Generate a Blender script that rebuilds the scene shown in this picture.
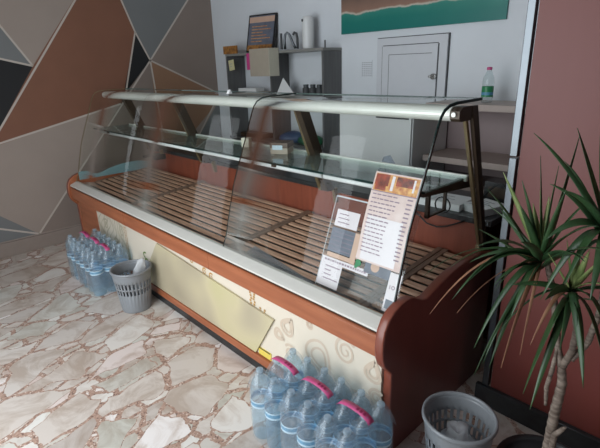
import bpy, bmesh, math, random
from mathutils import Vector, Matrix, Quaternion
random.seed(7)
PI = math.pi
scene = bpy.context.scene
for o in list(bpy.data.objects): bpy.data.objects.remove(o)
COL = scene.collection

# ------------------------------------------------------------------ camera
cd = bpy.data.cameras.new('camera'); cam = bpy.data.objects.new('camera', cd); COL.objects.link(cam)
cd.sensor_width = 36; cd.lens = 455.1/600*36; cd.clip_start = 0.02
def _basis(y, p, r):
    f = Vector((-math.sin(y)*math.cos(p), math.cos(y)*math.cos(p), -math.sin(p)))
    rt = Vector((math.cos(y), math.sin(y), 0)); up = rt.cross(f)
    return math.cos(r)*rt+math.sin(r)*up, -math.sin(r)*rt+math.cos(r)*up, f
_r, _u, _f = _basis(*[math.radians(a) for a in (47.2, 19.1, -1.85)])
CAMP = Vector((0, 0, 1.35))
cam.matrix_world = Matrix(((_r.x, _u.x, -_f.x, 0), (_r.y, _u.y, -_f.y, 0), (_r.z, _u.z, -_f.z, 1.35), (0, 0, 0, 1)))
scene.camera = cam

# ------------------------------------------------------------------ light
w = bpy.data.worlds.new('world'); scene.world = w; w.use_nodes = True
w.node_tree.nodes['Background'].inputs[0].default_value = (0.80, 0.90, 1.0, 1)
w.node_tree.nodes['Background'].inputs[1].default_value = 1.6
def area(name, loc, rot, sx, sy, power, col):
    l = bpy.data.lights.new(name, 'AREA'); l.shape = 'RECTANGLE'; l.size = sx; l.size_y = sy
    l.energy = power; l.color = col
    o = bpy.data.objects.new(name, l); o.location = loc; o.rotation_euler = rot; COL.objects.link(o); return o
area('window_daylight', (-1.55, -.70, 1.2), (math.radians(90-10), 0, 0), 1.7, 2.1, 46, (0.93, 0.97, 1.0))
vs = scene.view_settings
vs.view_transform = 'Standard'; vs.look = 'None'; vs.gamma = 1; vs.use_curve_mapping = False; vs.exposure = 0.0

# ------------------------------------------------------------------ materials
def lin(c):
    return tuple(((v/255)/12.92 if v/255 <= .04045 else ((v/255+.055)/1.055)**2.4) for v in c)+(1,)
def newmat(name):
    m = bpy.data.materials.new(name); m.use_nodes = True; return m, m.node_tree, m.node_tree.nodes['Principled BSDF']
def mat(name, c, rough=.5, metal=0, var=0.0, scale=20, bump=0, stretch=(1, 1, 1), spec=.5, c2=None):
    m, nt, b = newmat(name); N = nt.nodes; L = nt.links
    b.inputs['Roughness'].default_value = rough; b.inputs['Metallic'].default_value = metal
    b.inputs['Specular IOR Level'].default_value = spec
    c = lin(c)
    if c2 is None: c2 = tuple(v*(1-var) for v in c[:3])+(1,)
    else: c2 = lin(c2)
    tc = N.new('ShaderNodeTexCoord'); mp = N.new('ShaderNodeMapping'); mp.inputs['Scale'].default_value = stretch
    no = N.new('ShaderNodeTexNoise'); no.inputs['Scale'].default_value = scale; no.inputs['Detail'].default_value = 5
    cr = N.new('ShaderNodeValToRGB'); cr.color_ramp.elements[0].position = .3; cr.color_ramp.elements[1].position = .7
    cr.color_ramp.elements[0].color = c2; cr.color_ramp.elements[1].color = c
    L.new(tc.outputs['Object'], mp.inputs[0]); L.new(mp.outputs[0], no.inputs[0]); L.new(no.outputs[0], cr.inputs[0])
    L.new(cr.outputs[0], b.inputs['Base Color'])
    if bump:
        bp = N.new('ShaderNodeBump'); bp.inputs['Strength'].default_value = bump; bp.inputs['Distance'].default_value = .01
        L.new(no.outputs[0], bp.inputs['Height']); L.new(bp.outputs[0], b.inputs['Normal'])
    return m
def glassmat(name, tint, ior=1.45, milky=0.0, milkcol=(1, 1, 1), rough=0.0):
    m, nt, b = newmat(name); N = nt.nodes; L = nt.links; N.remove(b)
    out = N['Material Output']
    t = N.new('ShaderNodeBsdfTransparent'); t.inputs[0].default_value = (*tint, 1)
    g = N.new('ShaderNodeBsdfGlossy'); g.inputs['Roughness'].default_value = rough
    fr = N.new('ShaderNodeFresnel'); fr.inputs[0].default_value = ior
    geo = N.new('ShaderNodeNewGeometry')
    mul = N.new('ShaderNodeMath'); mul.operation = 'MULTIPLY'     # the inner face adds no second reflection
    sub = N.new('ShaderNodeMath'); sub.operation = 'SUBTRACT'; sub.inputs[0].default_value = 1
    L.new(geo.outputs['Backfacing'], sub.inputs[1]); L.new(fr.outputs[0], mul.inputs[0]); L.new(sub.outputs[0], mul.inputs[1])
    mx = N.new('ShaderNodeMixShader'); L.new(mul.outputs[0], mx.inputs[0]); L.new(g.outputs[0], mx.inputs[2])
    src = t
    if milky:
        d = N.new('ShaderNodeBsdfDiffuse'); d.inputs[0].default_value = (*milkcol, 1)
        tl = N.new('ShaderNodeBsdfTranslucent'); tl.inputs[0].default_value = (*milkcol, 1)
        a = N.new('ShaderNodeMixShader'); a.inputs[0].default_value = .5; L.new(d.outputs[0], a.inputs[1]); L.new(tl.outputs[0], a.inputs[2])
        c = N.new('ShaderNodeMixShader'); c.inputs[0].default_value = milky; L.new(t.outputs[0], c.inputs[1]); L.new(a.outputs[0], c.inputs[2]); src = c
    L.new(src.outputs[0], mx.inputs[1]); L.new(mx.outputs[0], out.inputs[0]); return m

def floor_material():
    m, nt, b = newmat('crazy_paving'); N = nt.nodes; L = nt.links
    tc = N.new('ShaderNodeTexCoord')
    def mapped(rot, sc_, loc):
        r0 = N.new('ShaderNodeMapping'); r0.inputs['Rotation'].default_value = (0, 0, math.radians(rot)); r0.inputs['Location'].default_value = loc
        L.new(tc.outputs['Object'], r0.inputs[0])
        s0 = N.new('ShaderNodeMapping'); s0.inputs['Scale'].default_value = sc_; L.new(r0.outputs[0], s0.inputs[0])
        wn = N.new('ShaderNodeTexNoise'); wn.inputs['Scale'].default_value = 2.6; wn.inputs['Detail'].default_value = 2; L.new(s0.outputs[0], wn.inputs[0])
        sub = N.new('ShaderNodeVectorMath'); sub.operation = 'SUBTRACT'; sub.inputs[1].default_value = (.5, .5, .5); L.new(wn.outputs['Color'], sub.inputs[0])
        sc = N.new('ShaderNodeVectorMath'); sc.operation = 'SCALE'; sc.inputs['Scale'].default_value = .22; L.new(sub.outputs[0], sc.inputs[0])
        add = N.new('ShaderNodeVectorMath'); L.new(s0.outputs[0], add.inputs[0]); L.new(sc.outputs[0], add.inputs[1])
        ve = N.new('ShaderNodeTexVoronoi'); ve.voronoi_dimensions = '2D'; ve.feature = 'DISTANCE_TO_EDGE'; ve.inputs['Scale'].default_value = 1
        vc = N.new('ShaderNodeTexVoronoi'); vc.voronoi_dimensions = '2D'; vc.feature = 'F1'; vc.inputs['Scale'].default_value = 1
        L.new(add.outputs[0], ve.inputs[0]); L.new(add.outputs[0], vc.inputs[0]); return ve, vc
    eA, cA = mapped(-112, (3.3, 5.6, 1), (.1, .05, 0)); eB, cB = mapped(-104, (8.0, 13.0, 1), (3.3, 1.7, 0))
    jn = N.new('ShaderNodeTexNoise'); jn.inputs['Scale'].default_value = 3.2; L.new(tc.outputs['Object'], jn.inputs[0])
    jm = N.new('ShaderNodeMapRange'); jm.inputs[1].default_value = .42; jm.inputs[2].default_value = .62; jm.inputs[3].default_value = .05; jm.inputs[4].default_value = .20
    L.new(jn.outputs[0], jm.inputs[0])
    big = N.new('ShaderNodeMath'); big.operation = 'GREATER_THAN'; L.new(eA.outputs['Distance'], big.inputs[0]); L.new(jm.outputs[0], big.inputs[1])
    # small fragments only well away from the big stones' edges
    gap = N.new('ShaderNodeMath'); gap.operation = 'SUBTRACT'; L.new(jm.outputs[0], gap.inputs[0]); gap.inputs[1].default_value = .022
    inn = N.new('ShaderNodeMath'); inn.operation = 'LESS_THAN'; L.new(eA.outputs['Distance'], inn.inputs[0]); L.new(gap.outputs[0], inn.inputs[1])
    sm = N.new('ShaderNodeMath'); sm.operation = 'GREATER_THAN'; L.new(eB.outputs['Distance'], sm.inputs[0]); sm.inputs[1].default_value = .11
    wide = N.new('ShaderNodeMath'); wide.operation = 'GREATER_THAN'; L.new(jm.outputs[0], wide.inputs[0]); wide.inputs[1].default_value = .06
    m1 = N.new('ShaderNodeMath'); m1.operation = 'MULTIPLY'; L.new(inn.outputs[0], m1.inputs[0]); L.new(sm.outputs[0], m1.inputs[1])
    m2 = N.new('ShaderNodeMath'); m2.operation = 'MULTIPLY'; L.new(m1.outputs[0], m2.inputs[0]); L.new(wide.outputs[0], m2.inputs[1])
    stone = N.new('ShaderNodeMath'); stone.operation = 'MAXIMUM'; L.new(big.outputs[0], stone.inputs[0]); L.new(m2.outputs[0], stone.inputs[1])
    cm = N.new('ShaderNodeMix'); cm.data_type = 'RGBA'; L.new(big.outputs[0], cm.inputs[0]); L.new(cB.outputs['Color'], cm.inputs[6]); L.new(cA.outputs['Color'], cm.inputs[7])
    sep = N.new('ShaderNodeSeparateColor'); L.new(cm.outputs[2], sep.inputs[0])
    ramp = N.new('ShaderNodeValToRGB'); e = ramp.color_ramp.elements; e[0].color = lin((196, 186, 178)); e[1].color = lin((250, 248, 246))
    for p, c in ((.2, (222, 214, 206)), (.4, (206, 194, 184)), (.55, (236, 232, 226)), (.7, (202, 200, 190)), (.85, (228, 214, 208))):
        x = e.new(p); x.color = lin(c)
    L.new(sep.outputs[0], ramp.inputs[0])
    vn = N.new('ShaderNodeTexNoise'); vn.inputs['Scale'].default_value = 5; vn.inputs['Detail'].default_value = 9; vn.inputs['Roughness'].default_value = .65; vn.inputs['Distortion'].default_value = .9
    L.new(tc.outputs['Object'], vn.inputs[0])
    vr = N.new('ShaderNodeValToRGB'); vr.color_ramp.elements[0].position = .38; vr.color_ramp.elements[0].color = lin((214, 202, 192)); vr.color_ramp.elements[1].position = .55; vr.color_ramp.elements[1].color = (1, 1, 1, 1)
    L.new(vn.outputs[0], vr.inputs[0])
    mu = N.new('ShaderNodeMix'); mu.data_type = 'RGBA'; mu.blend_type = 'MULTIPLY'; mu.inputs[0].default_value = .8
    L.new(ramp.outputs[0], mu.inputs[6]); L.new(vr.outputs[0], mu.inputs[7])
    sv = N.new('ShaderNodeTexVoronoi'); sv.inputs['Scale'].default_value = 150; L.new(tc.outputs['Object'], sv.inputs[0])
    s2 = N.new('ShaderNodeSeparateColor'); L.new(sv.outputs['Color'], s2.inputs[0])
    sr = N.new('ShaderNodeValToRGB'); sr.color_ramp.interpolation = 'CONSTANT'; e = sr.color_ramp.elements
    e[0].color = lin((124, 100, 90)); e[1].position = .92; e[1].color = lin((220, 204, 192))
    for p, c in ((.08, (176, 146, 130)), (.5, (190, 160, 144)), (.78, (158, 126, 112))):
        x = e.new(p); x.color = lin(c)
    L.new(s2.outputs[0], sr.inputs[0])
    mx = N.new('ShaderNodeMix'); mx.data_type = 'RGBA'; L.new(stone.outputs[0], mx.inputs[0]); L.new(sr.outputs[0], mx.inputs[6]); L.new(mu.outputs[2], mx.inputs[7])
    L.new(mx.outputs[2], b.inputs['Base Color']); b.inputs['Roughness'].default_value = .36
    bp = N.new('ShaderNodeBump'); bp.inputs['Strength'].default_value = .12; bp.inputs['Distance'].default_value = .003; L.new(stone.outputs[0], bp.inputs['Height']); L.new(bp.outputs[0], b.inputs['Normal'])
    return m
def poster_material():
    m, nt, b = newmat('beach_print'); N = nt.nodes; L = nt.links
    tc = N.new('ShaderNodeTexCoord'); sp = N.new('ShaderNodeSeparateXYZ'); L.new(tc.outputs['Object'], sp.inputs[0])
    no = N.new('ShaderNodeTexNoise'); no.inputs['Scale'].default_value = 6; no.inputs['Detail'].default_value = 6; L.new(tc.outputs['Object'], no.inputs[0])
    # height above a slanting shoreline
    a = N.new('ShaderNodeMath'); a.operation = 'MULTIPLY_ADD'; a.inputs[1].default_value = 0; a.inputs[2].default_value = .04; L.new(sp.outputs[0], a.inputs[0])
    c = N.new('ShaderNodeMath'); c.operation = 'ADD'; L.new(sp.outputs[2], c.inputs[0]); L.new(a.outputs[0], c.inputs[1])
    d = N.new('ShaderNodeMath'); d.operation = 'MULTIPLY_ADD'; d.inputs[1].default_value = .07; L.new(no.outputs[0], d.inputs[0]); L.new(c.outputs[0], d.inputs[2])
    r = N.new('ShaderNodeValToRGB'); e = r.color_ramp.elements
    e[0].position = 0; e[0].color = lin((24, 112, 108)); e[1].position = .6; e[1].color = lin((150, 112, 95))
    for p, q in ((.15, (30, 122, 112)), (.2, (52, 134, 120)), (.208, (205, 196, 182)), (.218, (150, 118, 102)), (.3, (116, 94, 84))):
        x = e.new(p); x.color = lin(q)
    L.new(d.outputs[0], r.inputs[0]); L.new(r.outputs[0], b.inputs['Base Color']); b.inputs['Roughness'].default_value = .4
    return m
def mottled(name, cols, scale):
    m, nt, b = newmat(name); N = nt.nodes; L = nt.links
    tc = N.new('ShaderNodeTexCoord'); no = N.new('ShaderNodeTexNoise'); no.inputs['Scale'].default_value = scale; no.inputs['Detail'].default_value = 1
    r = N.new('ShaderNodeValToRGB'); e = r.color_ramp.elements
    n = len(cols); e[0].position = .25; e[0].color = lin(cols[0]); e[1].position = .75; e[1].color = lin(cols[-1])
    for i in range(1, n-1):
        x = e.new(.25+.5*i/(n-1)); x.color = lin(cols[i])
    L.new(tc.outputs['Object'], no.inputs[0]); L.new(no.outputs[0], r.inputs[0]); L.new(r.outputs[0], b.inputs['Base Color']); b.inputs['Roughness'].default_value = .45
    return m

M = {}
M['floor'] = floor_material()
M['white_wall'] = mat('white_wall', (222, 227, 232), .7, var=.06, scale=3)
M['mauve_wall'] = mat('mauve_wall', (150, 132, 132), .6, var=.12, scale=4)
M['ceiling'] = mat('ceiling_paint', (205, 205, 205), .8, var=.03)
M['dark_wall'] = mat('dark_taupe_paint', (120, 108, 98), .8, var=.05)  # one plain dark taupe paint for the front wall
M['p_beige'] = mat('paint_beige', (164, 150, 140), .6, var=.05, scale=5)
M['p_beige_dark'] = mat('paint_greige', (142, 128, 119), .6, var=.05, scale=5)
M['p_brown'] = mat('paint_brown', (133, 90, 70), .6, var=.08, scale=5)
M['p_tan'] = mat('paint_tan', (152, 117, 92), .6, var=.06, scale=5)
M['p_grey'] = mat('paint_grey', (122, 124, 124), .6, var=.05, scale=5)
M['p_black'] = mat('paint_black', (30, 31, 33), .6, var=.1, scale=5)
M['p_line'] = mat('paint_line', (198, 188, 178), .6, var=.03)
M['skirt_l'] = mat('greige_skirting', (150, 137, 128), .5, var=.05)
M['panel_wood'] = mat('reddish_wood_panel', (110, 52, 46), .48, var=.35, scale=6, stretch=(4, 4, .25), c2=(108, 50, 42))
M['skirt_dark'] = mat('dark_marble_skirting', (42, 44, 46), .3, var=.6, scale=30)
M['chrome'] = mat('brushed_chrome', (108, 113, 117), .36, 1, var=.1)
M['cherry'] = mat('cherry_wood', (172, 104, 70), .4, var=.2, scale=9, stretch=(.4, 4, 4), c2=(150, 86, 56))
M['cherry_edge'] = mat('cherry_edge', (136, 74, 58), .3, var=.15, scale=8)
M['end_wood'] = mat('end_panel_wood', (118, 66, 60), .35, var=.15, scale=6, stretch=(3, 3, .4))
M['back_wood'] = mat('back_board_wood', (150, 78, 58), .4, var=.25, scale=8, stretch=(5, 1, .5))
M['alu'] = mat('satin_aluminium', (232, 233, 226), .38, .25, var=.05)
M['rail_white'] = mat('white_metal_rail', (222, 220, 212), .35, .1, var=.04)
M['bronze'] = mat('bronze_support', (150, 134, 104), .35, .6, var=.1)
M['bronze_d'] = mat('dark_bronze_support', (70, 56, 44), .4, .3, var=.1)
M['black'] = mat('black_plastic', (24, 24, 26), .4, var=.2)
M['granite'] = mat('dark_granite', (58, 60, 62), .3, var=.4, scale=60)
M['slat'] = mat('worn_slat_wood', (222, 180, 152), .5, scale=14, stretch=(.5, 5, 5), c2=(166, 122, 98))
M['slat_frame'] = mat('slat_frame_wood', (150, 122, 104), .5, scale=14, c2=(120, 94, 78))
M['pit'] = mat('deck_interior', (46, 30, 26), .6, var=.3)
M['cream'] = mat('cream_print', (222, 212, 194), .4, var=.05, scale=3)
M['swirl'] = mat('peach_swirl_ink', (209, 191, 170), .45, var=.06)
M['swirl_g'] = mat('grey_swirl_ink', (196, 186, 160), .45, var=.15)
M['gold'] = mat('gold_ornament_ink', (196, 150, 84), .45, var=.3, scale=60)
M['yellow_lab'] = mat('yellow_label', (232, 208, 96), .45, var=.1, scale=30)
M['green'] = mat('green_ink', (96, 130, 50), .45)
M['sign'] = mottled('pale_yellow_print', ((168, 157, 134), (184, 173, 146), (200, 189, 154), (196, 188, 144)), 3)
M['paleblue'] = mat('pale_blue_laminate', (128, 164, 170), .4, var=.08)
M['glass'] = glassmat('clear_glass', (.975, .988, .98), 1.30)
M['glass_edge'] = mat('green_glass_edge', (26, 48, 46), .15, var=.2)
M['glass_rim'] = mat('pale_glass_rim', (104, 122, 118), .2, var=.1)
M['shelf_glass'] = glassmat('shelf_glass', (.84, .93, .90), 1.5, .16, (.60, .74, .72))
M['pet'] = glassmat('blue_pet_plastic', (.78, .90, .97), 1.42, .16, (.68, .84, .95), .08)
M['film'] = glassmat('shrink_film', (.965, .985, .995), 1.5, .13, (.84, .92, .98), .16)
M['cap'] = glassmat('pale_blue_cap', (.8, .9, .97), 1.4, .35, (.74, .86, .94), .2)
M['lab_w'] = mat('white_label', (196, 218, 230), .5, var=.04)
M['lab_b'] = mat('blue_label', (96, 160, 194), .5, var=.3, scale=60)
M['pink'] = mat('pink_tape', (205, 84, 138), .45, var=.15, scale=40)
M['pink_ink'] = mat('dark_pink_ink', (140, 30, 80), .5)
M['binp'] = mat('grey_bin_plastic', (134, 138, 142), .35, var=.06)
M['bag'] = glassmat('white_bin_bag', (.9, .93, .96), 1.4, .72, (.86, .89, .92), .2)
M['greyshelf'] = mat('grey_wood_laminate', (104, 104, 104), .5, var=.3, scale=10, stretch=(4, 4, .4))
M['greytop'] = mat('pale_grey_shelf_edge', (142, 142, 138), .5, var=.15, scale=10)
M['white'] = mat('white_enamel', (222, 224, 224), .35, var=.02)
M['offw'] = mat('white_door_paint', (208, 211, 216), .5, var=.03)
M['line'] = mat('dark_gap_line', (70, 72, 74), .6)
M['knob'] = mat('steel_knob', (190, 190, 188), .25, .9)
M['carton'] = mat('beige_carton', (176, 166, 150), .6, var=.06)
M['carton_s'] = mat('carton_side_cream', (206, 202, 184), .6, var=.05)
M['pinkcard'] = mat('magenta_card', (205, 70, 140), .5, var=.06)
M['note'] = mat('yellow_note', (212, 206, 160), .6, var=.08)
M['orange'] = mat('orange_picture', (184, 128, 62), .5, scale=40, c2=(104, 70, 44))
M['paper'] = mat('white_paper', (232, 234, 234), .6, var=.03)
M['papert'] = mat('printed_text', (160, 162, 168), .6)
M['navy'] = mat('blue_bag_plastic', (52, 84, 122), .45, var=.2)
M['greenp'] = mat('green_bag_plastic', (48, 120, 82), .45, var=.3, scale=30)
M['shelfboard'] = mat('taupe_shelf_board', (176, 160, 152), .5, var=.08)
M['brown_dark'] = mat('dark_brown_board', (84, 66, 62), .5, var=.15)
M['beach'] = poster_material()
M['trunk'] = mat('dracaena_bark', (146, 132, 120), .8, scale=25, stretch=(1, 1, 4), c2=(84, 70, 60), bump=.6)
M['leaf'] = mat('dracaena_leaf', (58, 88, 50), .4, scale=10, c2=(34, 60, 36))
M['leaf_y'] = mat('pale_young_leaf', (150, 156, 104), .45, scale=10, c2=(104, 124, 72))
M['leaf_dry'] = mat('dry_brown_leaf', (158, 116, 88), .6, scale=10, c2=(120, 80, 60))
M['pot'] = mat('black_pot', (30, 31, 33), .4, var=.2)
M['soil'] = mat('potting_soil', (48, 38, 30), .9, var=.5, scale=60, bump=1)
M['menu_bg'] = mat('pinkish_menu_paper', (206, 178, 172), .3, scale=14, c2=(224, 206, 202))
M['menu_white'] = mat('white_menu_paper', (226, 218, 222), .25, var=.05, scale=8)
M['menu_food'] = mat('food_photo_red', (170, 66, 36), .3, scale=38, c2=(76, 30, 22))
M['menu_food2'] = mat('food_photo_golden', (226, 176, 100), .3, scale=60, c2=(176, 96, 50))
M['menu_text'] = mat('menu_text_ink', (146, 124, 138), .4)
M['menu_slate'] = mat('slate_menu_block', (112, 118, 132), .3, scale=20, c2=(92, 98, 112))
M['menu_tan'] = mat('tan_menu_block', (206, 172, 152), .3, var=.1)
M['menu_green'] = mat('green_menu_mark', (44, 130, 84), .4)
M['acrylic'] = glassmat('clear_acrylic', (.93, .95, .96), 1.45, .05, (.9, .92, .95))
M['acrylic_e'] = mat('acrylic_edge', (196, 200, 204), .2)
M['bag_reflection_film'] = glassmat('bag_film_and_reflection', (.80, .84, .90), 1.5, .2, (.72, .78, .86), .1)  # film of the real bag, also the sheet that imitates a glass reflection
M['pet_clear'] = glassmat('clear_pet', (.90, .94, .94), 1.4, .15, (.85, .9, .9), .05)

# ------------------------------------------------------------------ mesh helpers
class MB:
    def __init__(s, *mats): s.v = []; s.f = []; s.m = []; s.mats = list(mats) or [None]; s.cur = 0; s.sm = []
    def use(s, m):
        if m not in s.mats: s.mats.append(m)
        s.cur = s.mats.index(m); return s
    def add(s, vs, fs, smooth=False):
        n = len(s.v); s.v += [tuple(v) for v in vs]
        for f in fs: s.f.append(tuple(i+n for i in f)); s.m.append(s.cur); s.sm.append(smooth)
        return s
    def box(s, a, b):
        x0, y0, z0 = [min(a[i], b[i]) for i in range(3)]; x1, y1, z1 = [max(a[i], b[i]) for i in range(3)]
        return s.add([(x0, y0, z0), (x1, y0, z0), (x1, y1, z0), (x0, y1, z0), (x0, y0, z1), (x1, y0, z1), (x1, y1, z1), (x0, y1, z1)],
                     [(0, 3, 2, 1), (4, 5, 6, 7), (0, 1, 5, 4), (1, 2, 6, 5), (2, 3, 7, 6), (3, 0, 4, 7)])
    def hexa(s, p):   # 8 corners: bottom loop, top loop
        return s.add(p, [(0, 3, 2, 1), (4, 5, 6, 7), (0, 1, 5, 4), (1, 2, 6, 5), (2, 3, 7, 6), (3, 0, 4, 7)])
    def prism(s, prof, x0, x1, axis='x', smooth=False):    # profile (y,z) extruded along x
        n = len(prof)
        if axis == 'x': P = [(x0, a, b) for a, b in prof]+[(x1, a, b) for a, b in prof]
        elif axis == 'y': P = [(a, x0, b) for a, b in prof]+[(a, x1, b) for a, b in prof]
        else: P = [(a, b, x0) for a, b in prof]+[(a, b, x1) for a, b in prof]
        return s.add(P, [tuple(range(n))[::-1], tuple(range(n, 2*n))]+[(i, (i+1) % n, n+(i+1) % n, n+i) for i in range(n)], smooth)
    def tube(s, pts, r, n=8, caps=True, flat=1.0):
        pts = [Vector(p) for p in pts]; R = r if isinstance(r, (list, tuple)) else [r]*len(pts)
        P = []; up = None
        for i, p in enumerate(pts):
            t = (pts[min(i+1, len(pts)-1)]-pts[max(i-1, 0)]).normalized()
            if up is None: up = Vector((0, 0, 1)) if abs(t.z) < .9 else Vector((1, 0, 0))
            side = t.cross(up).normalized(); up = side.cross(t).normalized()
            for k in range(n):
                a = 2*PI*k/n; P.append(p+(side*math.cos(a)+up*math.sin(a)*flat)*R[i])
        F = []
        for i in range(len(pts)-1):
            for k in range(n): F.append((i*n+k, i*n+(k+1) % n, (i+1)*n+(k+1) % n, (i+1)*n+k))
        s.add(P, F, True)
        if caps:
            m = len(s.v)-len(P); s.f.append(tuple(m+k for k in range(n))[::-1]); s.m.append(s.cur); s.sm.append(False)
            s.f.append(tuple(m+(len(pts)-1)*n+k for k in range(n))); s.m.append(s.cur); s.sm.append(False)
        return s
    def lathe(s, prof, n=16, c=(0, 0, 0), wob=None):
        P = []; F = []
        for r, z in prof:
            for k in range(n):
                a = 2*PI*k/n; q = r*(wob(a, z) if wob else 1); P.append((c[0]+q*math.cos(a), c[1]+q*math.sin(a), c[2]+z))
        for i in range(len(prof)-1):
            for k in range(n): F.append((i*n+k, i*n+(k+1) % n, (i+1)*n+(k+1) % n, (i+1)*n+k))
        return s.add(P, F, True)
    def ribbon(s, pts, w, nrm):          # flat polyline of given width on a plane
        pts = [Vector(p) for p in pts]; nrm = Vector(nrm); W = w if isinstance(w, (list, tuple)) else [w]*len(pts); P = []
        for i, p in enumerate(pts):
            t = (pts[min(i+1, len(pts)-1)]-pts[max(i-1, 0)]).normalized(); q = t.cross(nrm).normalized()
            P += [p+q*W[i]/2, p-q*W[i]/2]
        return s.add(P, [(2*i, 2*i+1, 2*i+3, 2*i+2) for i in range(len(pts)-1)])
    def build(s, name, parent=None, loc=(0, 0, 0), bevel=0, solid=0, fix=True):
        me = bpy.data.meshes.new(name); me.from_pydata(s.v, [], s.f)
        for m in s.mats: me.materials.append(M[m] if m else None)
        for i, p in enumerate(me.polygons): p.material_index = s.m[i]; p.use_smooth = s.sm[i]
        if fix:
            bm = bmesh.new(); bm.from_mesh(me); bmesh.ops.recalc_face_normals(bm, faces=bm.faces); bm.to_mesh(me); bm.free()
        o = bpy.data.objects.new(name, me); COL.objects.link(o); o.location = loc
        if parent: o.parent = parent
        if solid:
            k = o.modifiers.new('solid', 'SOLIDIFY'); k.thickness = solid; k.offset = 0
        if bevel:
            b = o.modifiers.new('bevel', 'BEVEL'); b.width = bevel; b.segments = 2; b.limit_method = 'ANGLE'; b.angle_limit = math.radians(40)
        return o
def tag(o, label, cat, group=None):
    o['label'] = label; o['category'] = cat
    if group: o['group'] = group
    return o
def struct(o): o['kind'] = 'structure'; return o
def empty(name, loc, label, cat, group=None, rz=0):
    o = bpy.data.objects.new(name, None); COL.objects.link(o); o.location = loc; o.rotation_euler = (0, 0, rz); o.empty_display_size = .1
    return tag(o, label, cat, group)
def dup(root, loc, rz, label):
    def rec(o, par):
        c = o.copy(); COL.objects.link(c); c.parent = par
        for ch in o.children: rec(ch, c)
        return c
    r = rec(root, None); r.location = loc; r.rotation_euler = (0, 0, rz); r['label'] = label; return r

# ================================================================== SETTING
XL, YB, ZC = -4.03, 2.67, 2.9
struct(MB('floor').box((XL-.1, -.9, -.08), (1.6, YB+.1, 0)).build('floor'))
struct(MB('ceiling').box((XL-.1, -.9, ZC), (1.6, YB+.1, ZC+.1)).build('ceiling'))
# left wall with painted triangles
wl = MB('p_beige').box((XL-.1, -1.4, 0), (XL, YB, ZC))
def poly(m, pts, off=.0008): wl.use(m).add([(XL+off, a, b) for a, b in pts], [tuple(range(len(pts)))])
V1 = (1.036, 1.414); V2 = (1.985, 1.44); A1 = (1.90, 2.9); A2 = (.70, .93)
sl = (V1[1]-.985)/(V1[0]-.728)
A0 = (V1[0]+(2.9-V1[1])/1.32, 2.9)
D0 = (-.60, .56); D2 = (1.66, 1.09)
E3 = (1.70, 1.10); Etop = (1.55, 2.9); Ek = (1.88, 1.671); E0 = (1.797, 1.913)
Ftop = (3.0, 2.62); F2 = (.828, .126)
APX = (1.69, 2.23); DA = (.625, .846)
poly('p_grey', [V1, (.18, 2.9), (-1.4, 2.9), (-1.4, 2.055)])
poly('p_black', [V1, (-1.4, 2.055), (-1.4, .40), DA])
poly('p_brown', [V1, APX, Ek, E3, DA])
poly('p_black', [Ek, V2, (1.73, 1.19), (1.71, 1.2)])
poly('p_grey', [(1.46, 2.9), (2.67, 2.9), (2.67, 2.24), V2, Ek])
poly('p_beige_dark', [V2, (2.67, 2.24), (2.67, 1.12)])
poly('p_tan', [V2, (2.67, 1.12), (2.67, 1.05), (2.02, .50), (1.97, .62)])
poly('p_grey', [(2.67, 1.05), (2.30, .60), (2.67, .5)])
poly('p_beige_dark', [D2, (1.72, 1.20), V2, (1.97, .62), (2.02, .3), (1.2, .12), F2])
poly('p_grey', [(-1.4, 1.2*.9), (.588, .332), (.817, .124), (-1.4, .124)])
wl.use('p_line')
for a, b in ((DA, APX), ((.18, 2.9), V1), ((-1.4, 2.055), V1), ((-1.4, .40), D2), ((1.46, 2.9), Ek), (Ek, (1.71, 1.15)), (Ek, V2),
             ((2.67, 2.24), V2), (V2, F2), (V2, (2.67, 1.12)), (V2, (2.03, .5)), ((2.67, 1.10), (2.30, .6)), ((-1.4, 1.08), (.817, .124))):
    wl.ribbon([(XL+.0016, a[0], a[1]), (XL+.0016, b[0], b[1])], .014, (1, 0, 0))
struct(wl.build('wall_left', fix=False))
struct(MB('white_wall').box((XL-.1, YB, 0), (1.6, YB+.1, ZC)).build('wall_back'))
struct(MB('white_wall').box((1.5, -1.4, 0), (1.6, YB, ZC)).build('wall_right'))
fw = MB('dark_wall')   # shop front wall around the big window
fw.box((XL, -.9, 0), (-2.45, -.8, ZC)); fw.box((-.62, -.9, 0), (1.6, -.8, ZC)); fw.box((-2.45, -.9, 2.35), (-.62, -.8, ZC))
struct(fw.build('wall_front'))
wf = MB('chrome'); 
for x in (-2.45, -.65): wf.box((x, -.87, 0), (x+.03, -.83, 2.35))
wf.box((-2.45, -.87, 2.32), (-.62, -.83, 2.35)); struct(wf.build('window_1'))
struct(MB('skirt_l').box((XL, -1.4, 0), (XL+.02, YB-.001, .115)).build('baseboard_left', bevel=.003))
struct(MB('mauve_wall').box((-1.72, YB-.012, 0), (1.49, YB, 1.12)).build('wall_lower_back'))
# partition to the right of the counter
YP = 1.60
struct(MB('panel_wood').box((-.612, YP, 0), (1.49, YP+.05, ZC-.001)).build('wall_partition'))
struct(MB('skirt_dark').box((-.665, YP-.022, 0), (1.49, YP-.001, .09)).build('baseboard_right', bevel=.003))
pt = MB('chrome').box((-.643, YP-.012, .091), (-.6175, YP+.012, 1.03)).box((-.643, YP-.012, 1.036), (-.6175, YP+.012, ZC-.002))
struct(pt.build('trim_1', bevel=.002))

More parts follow.
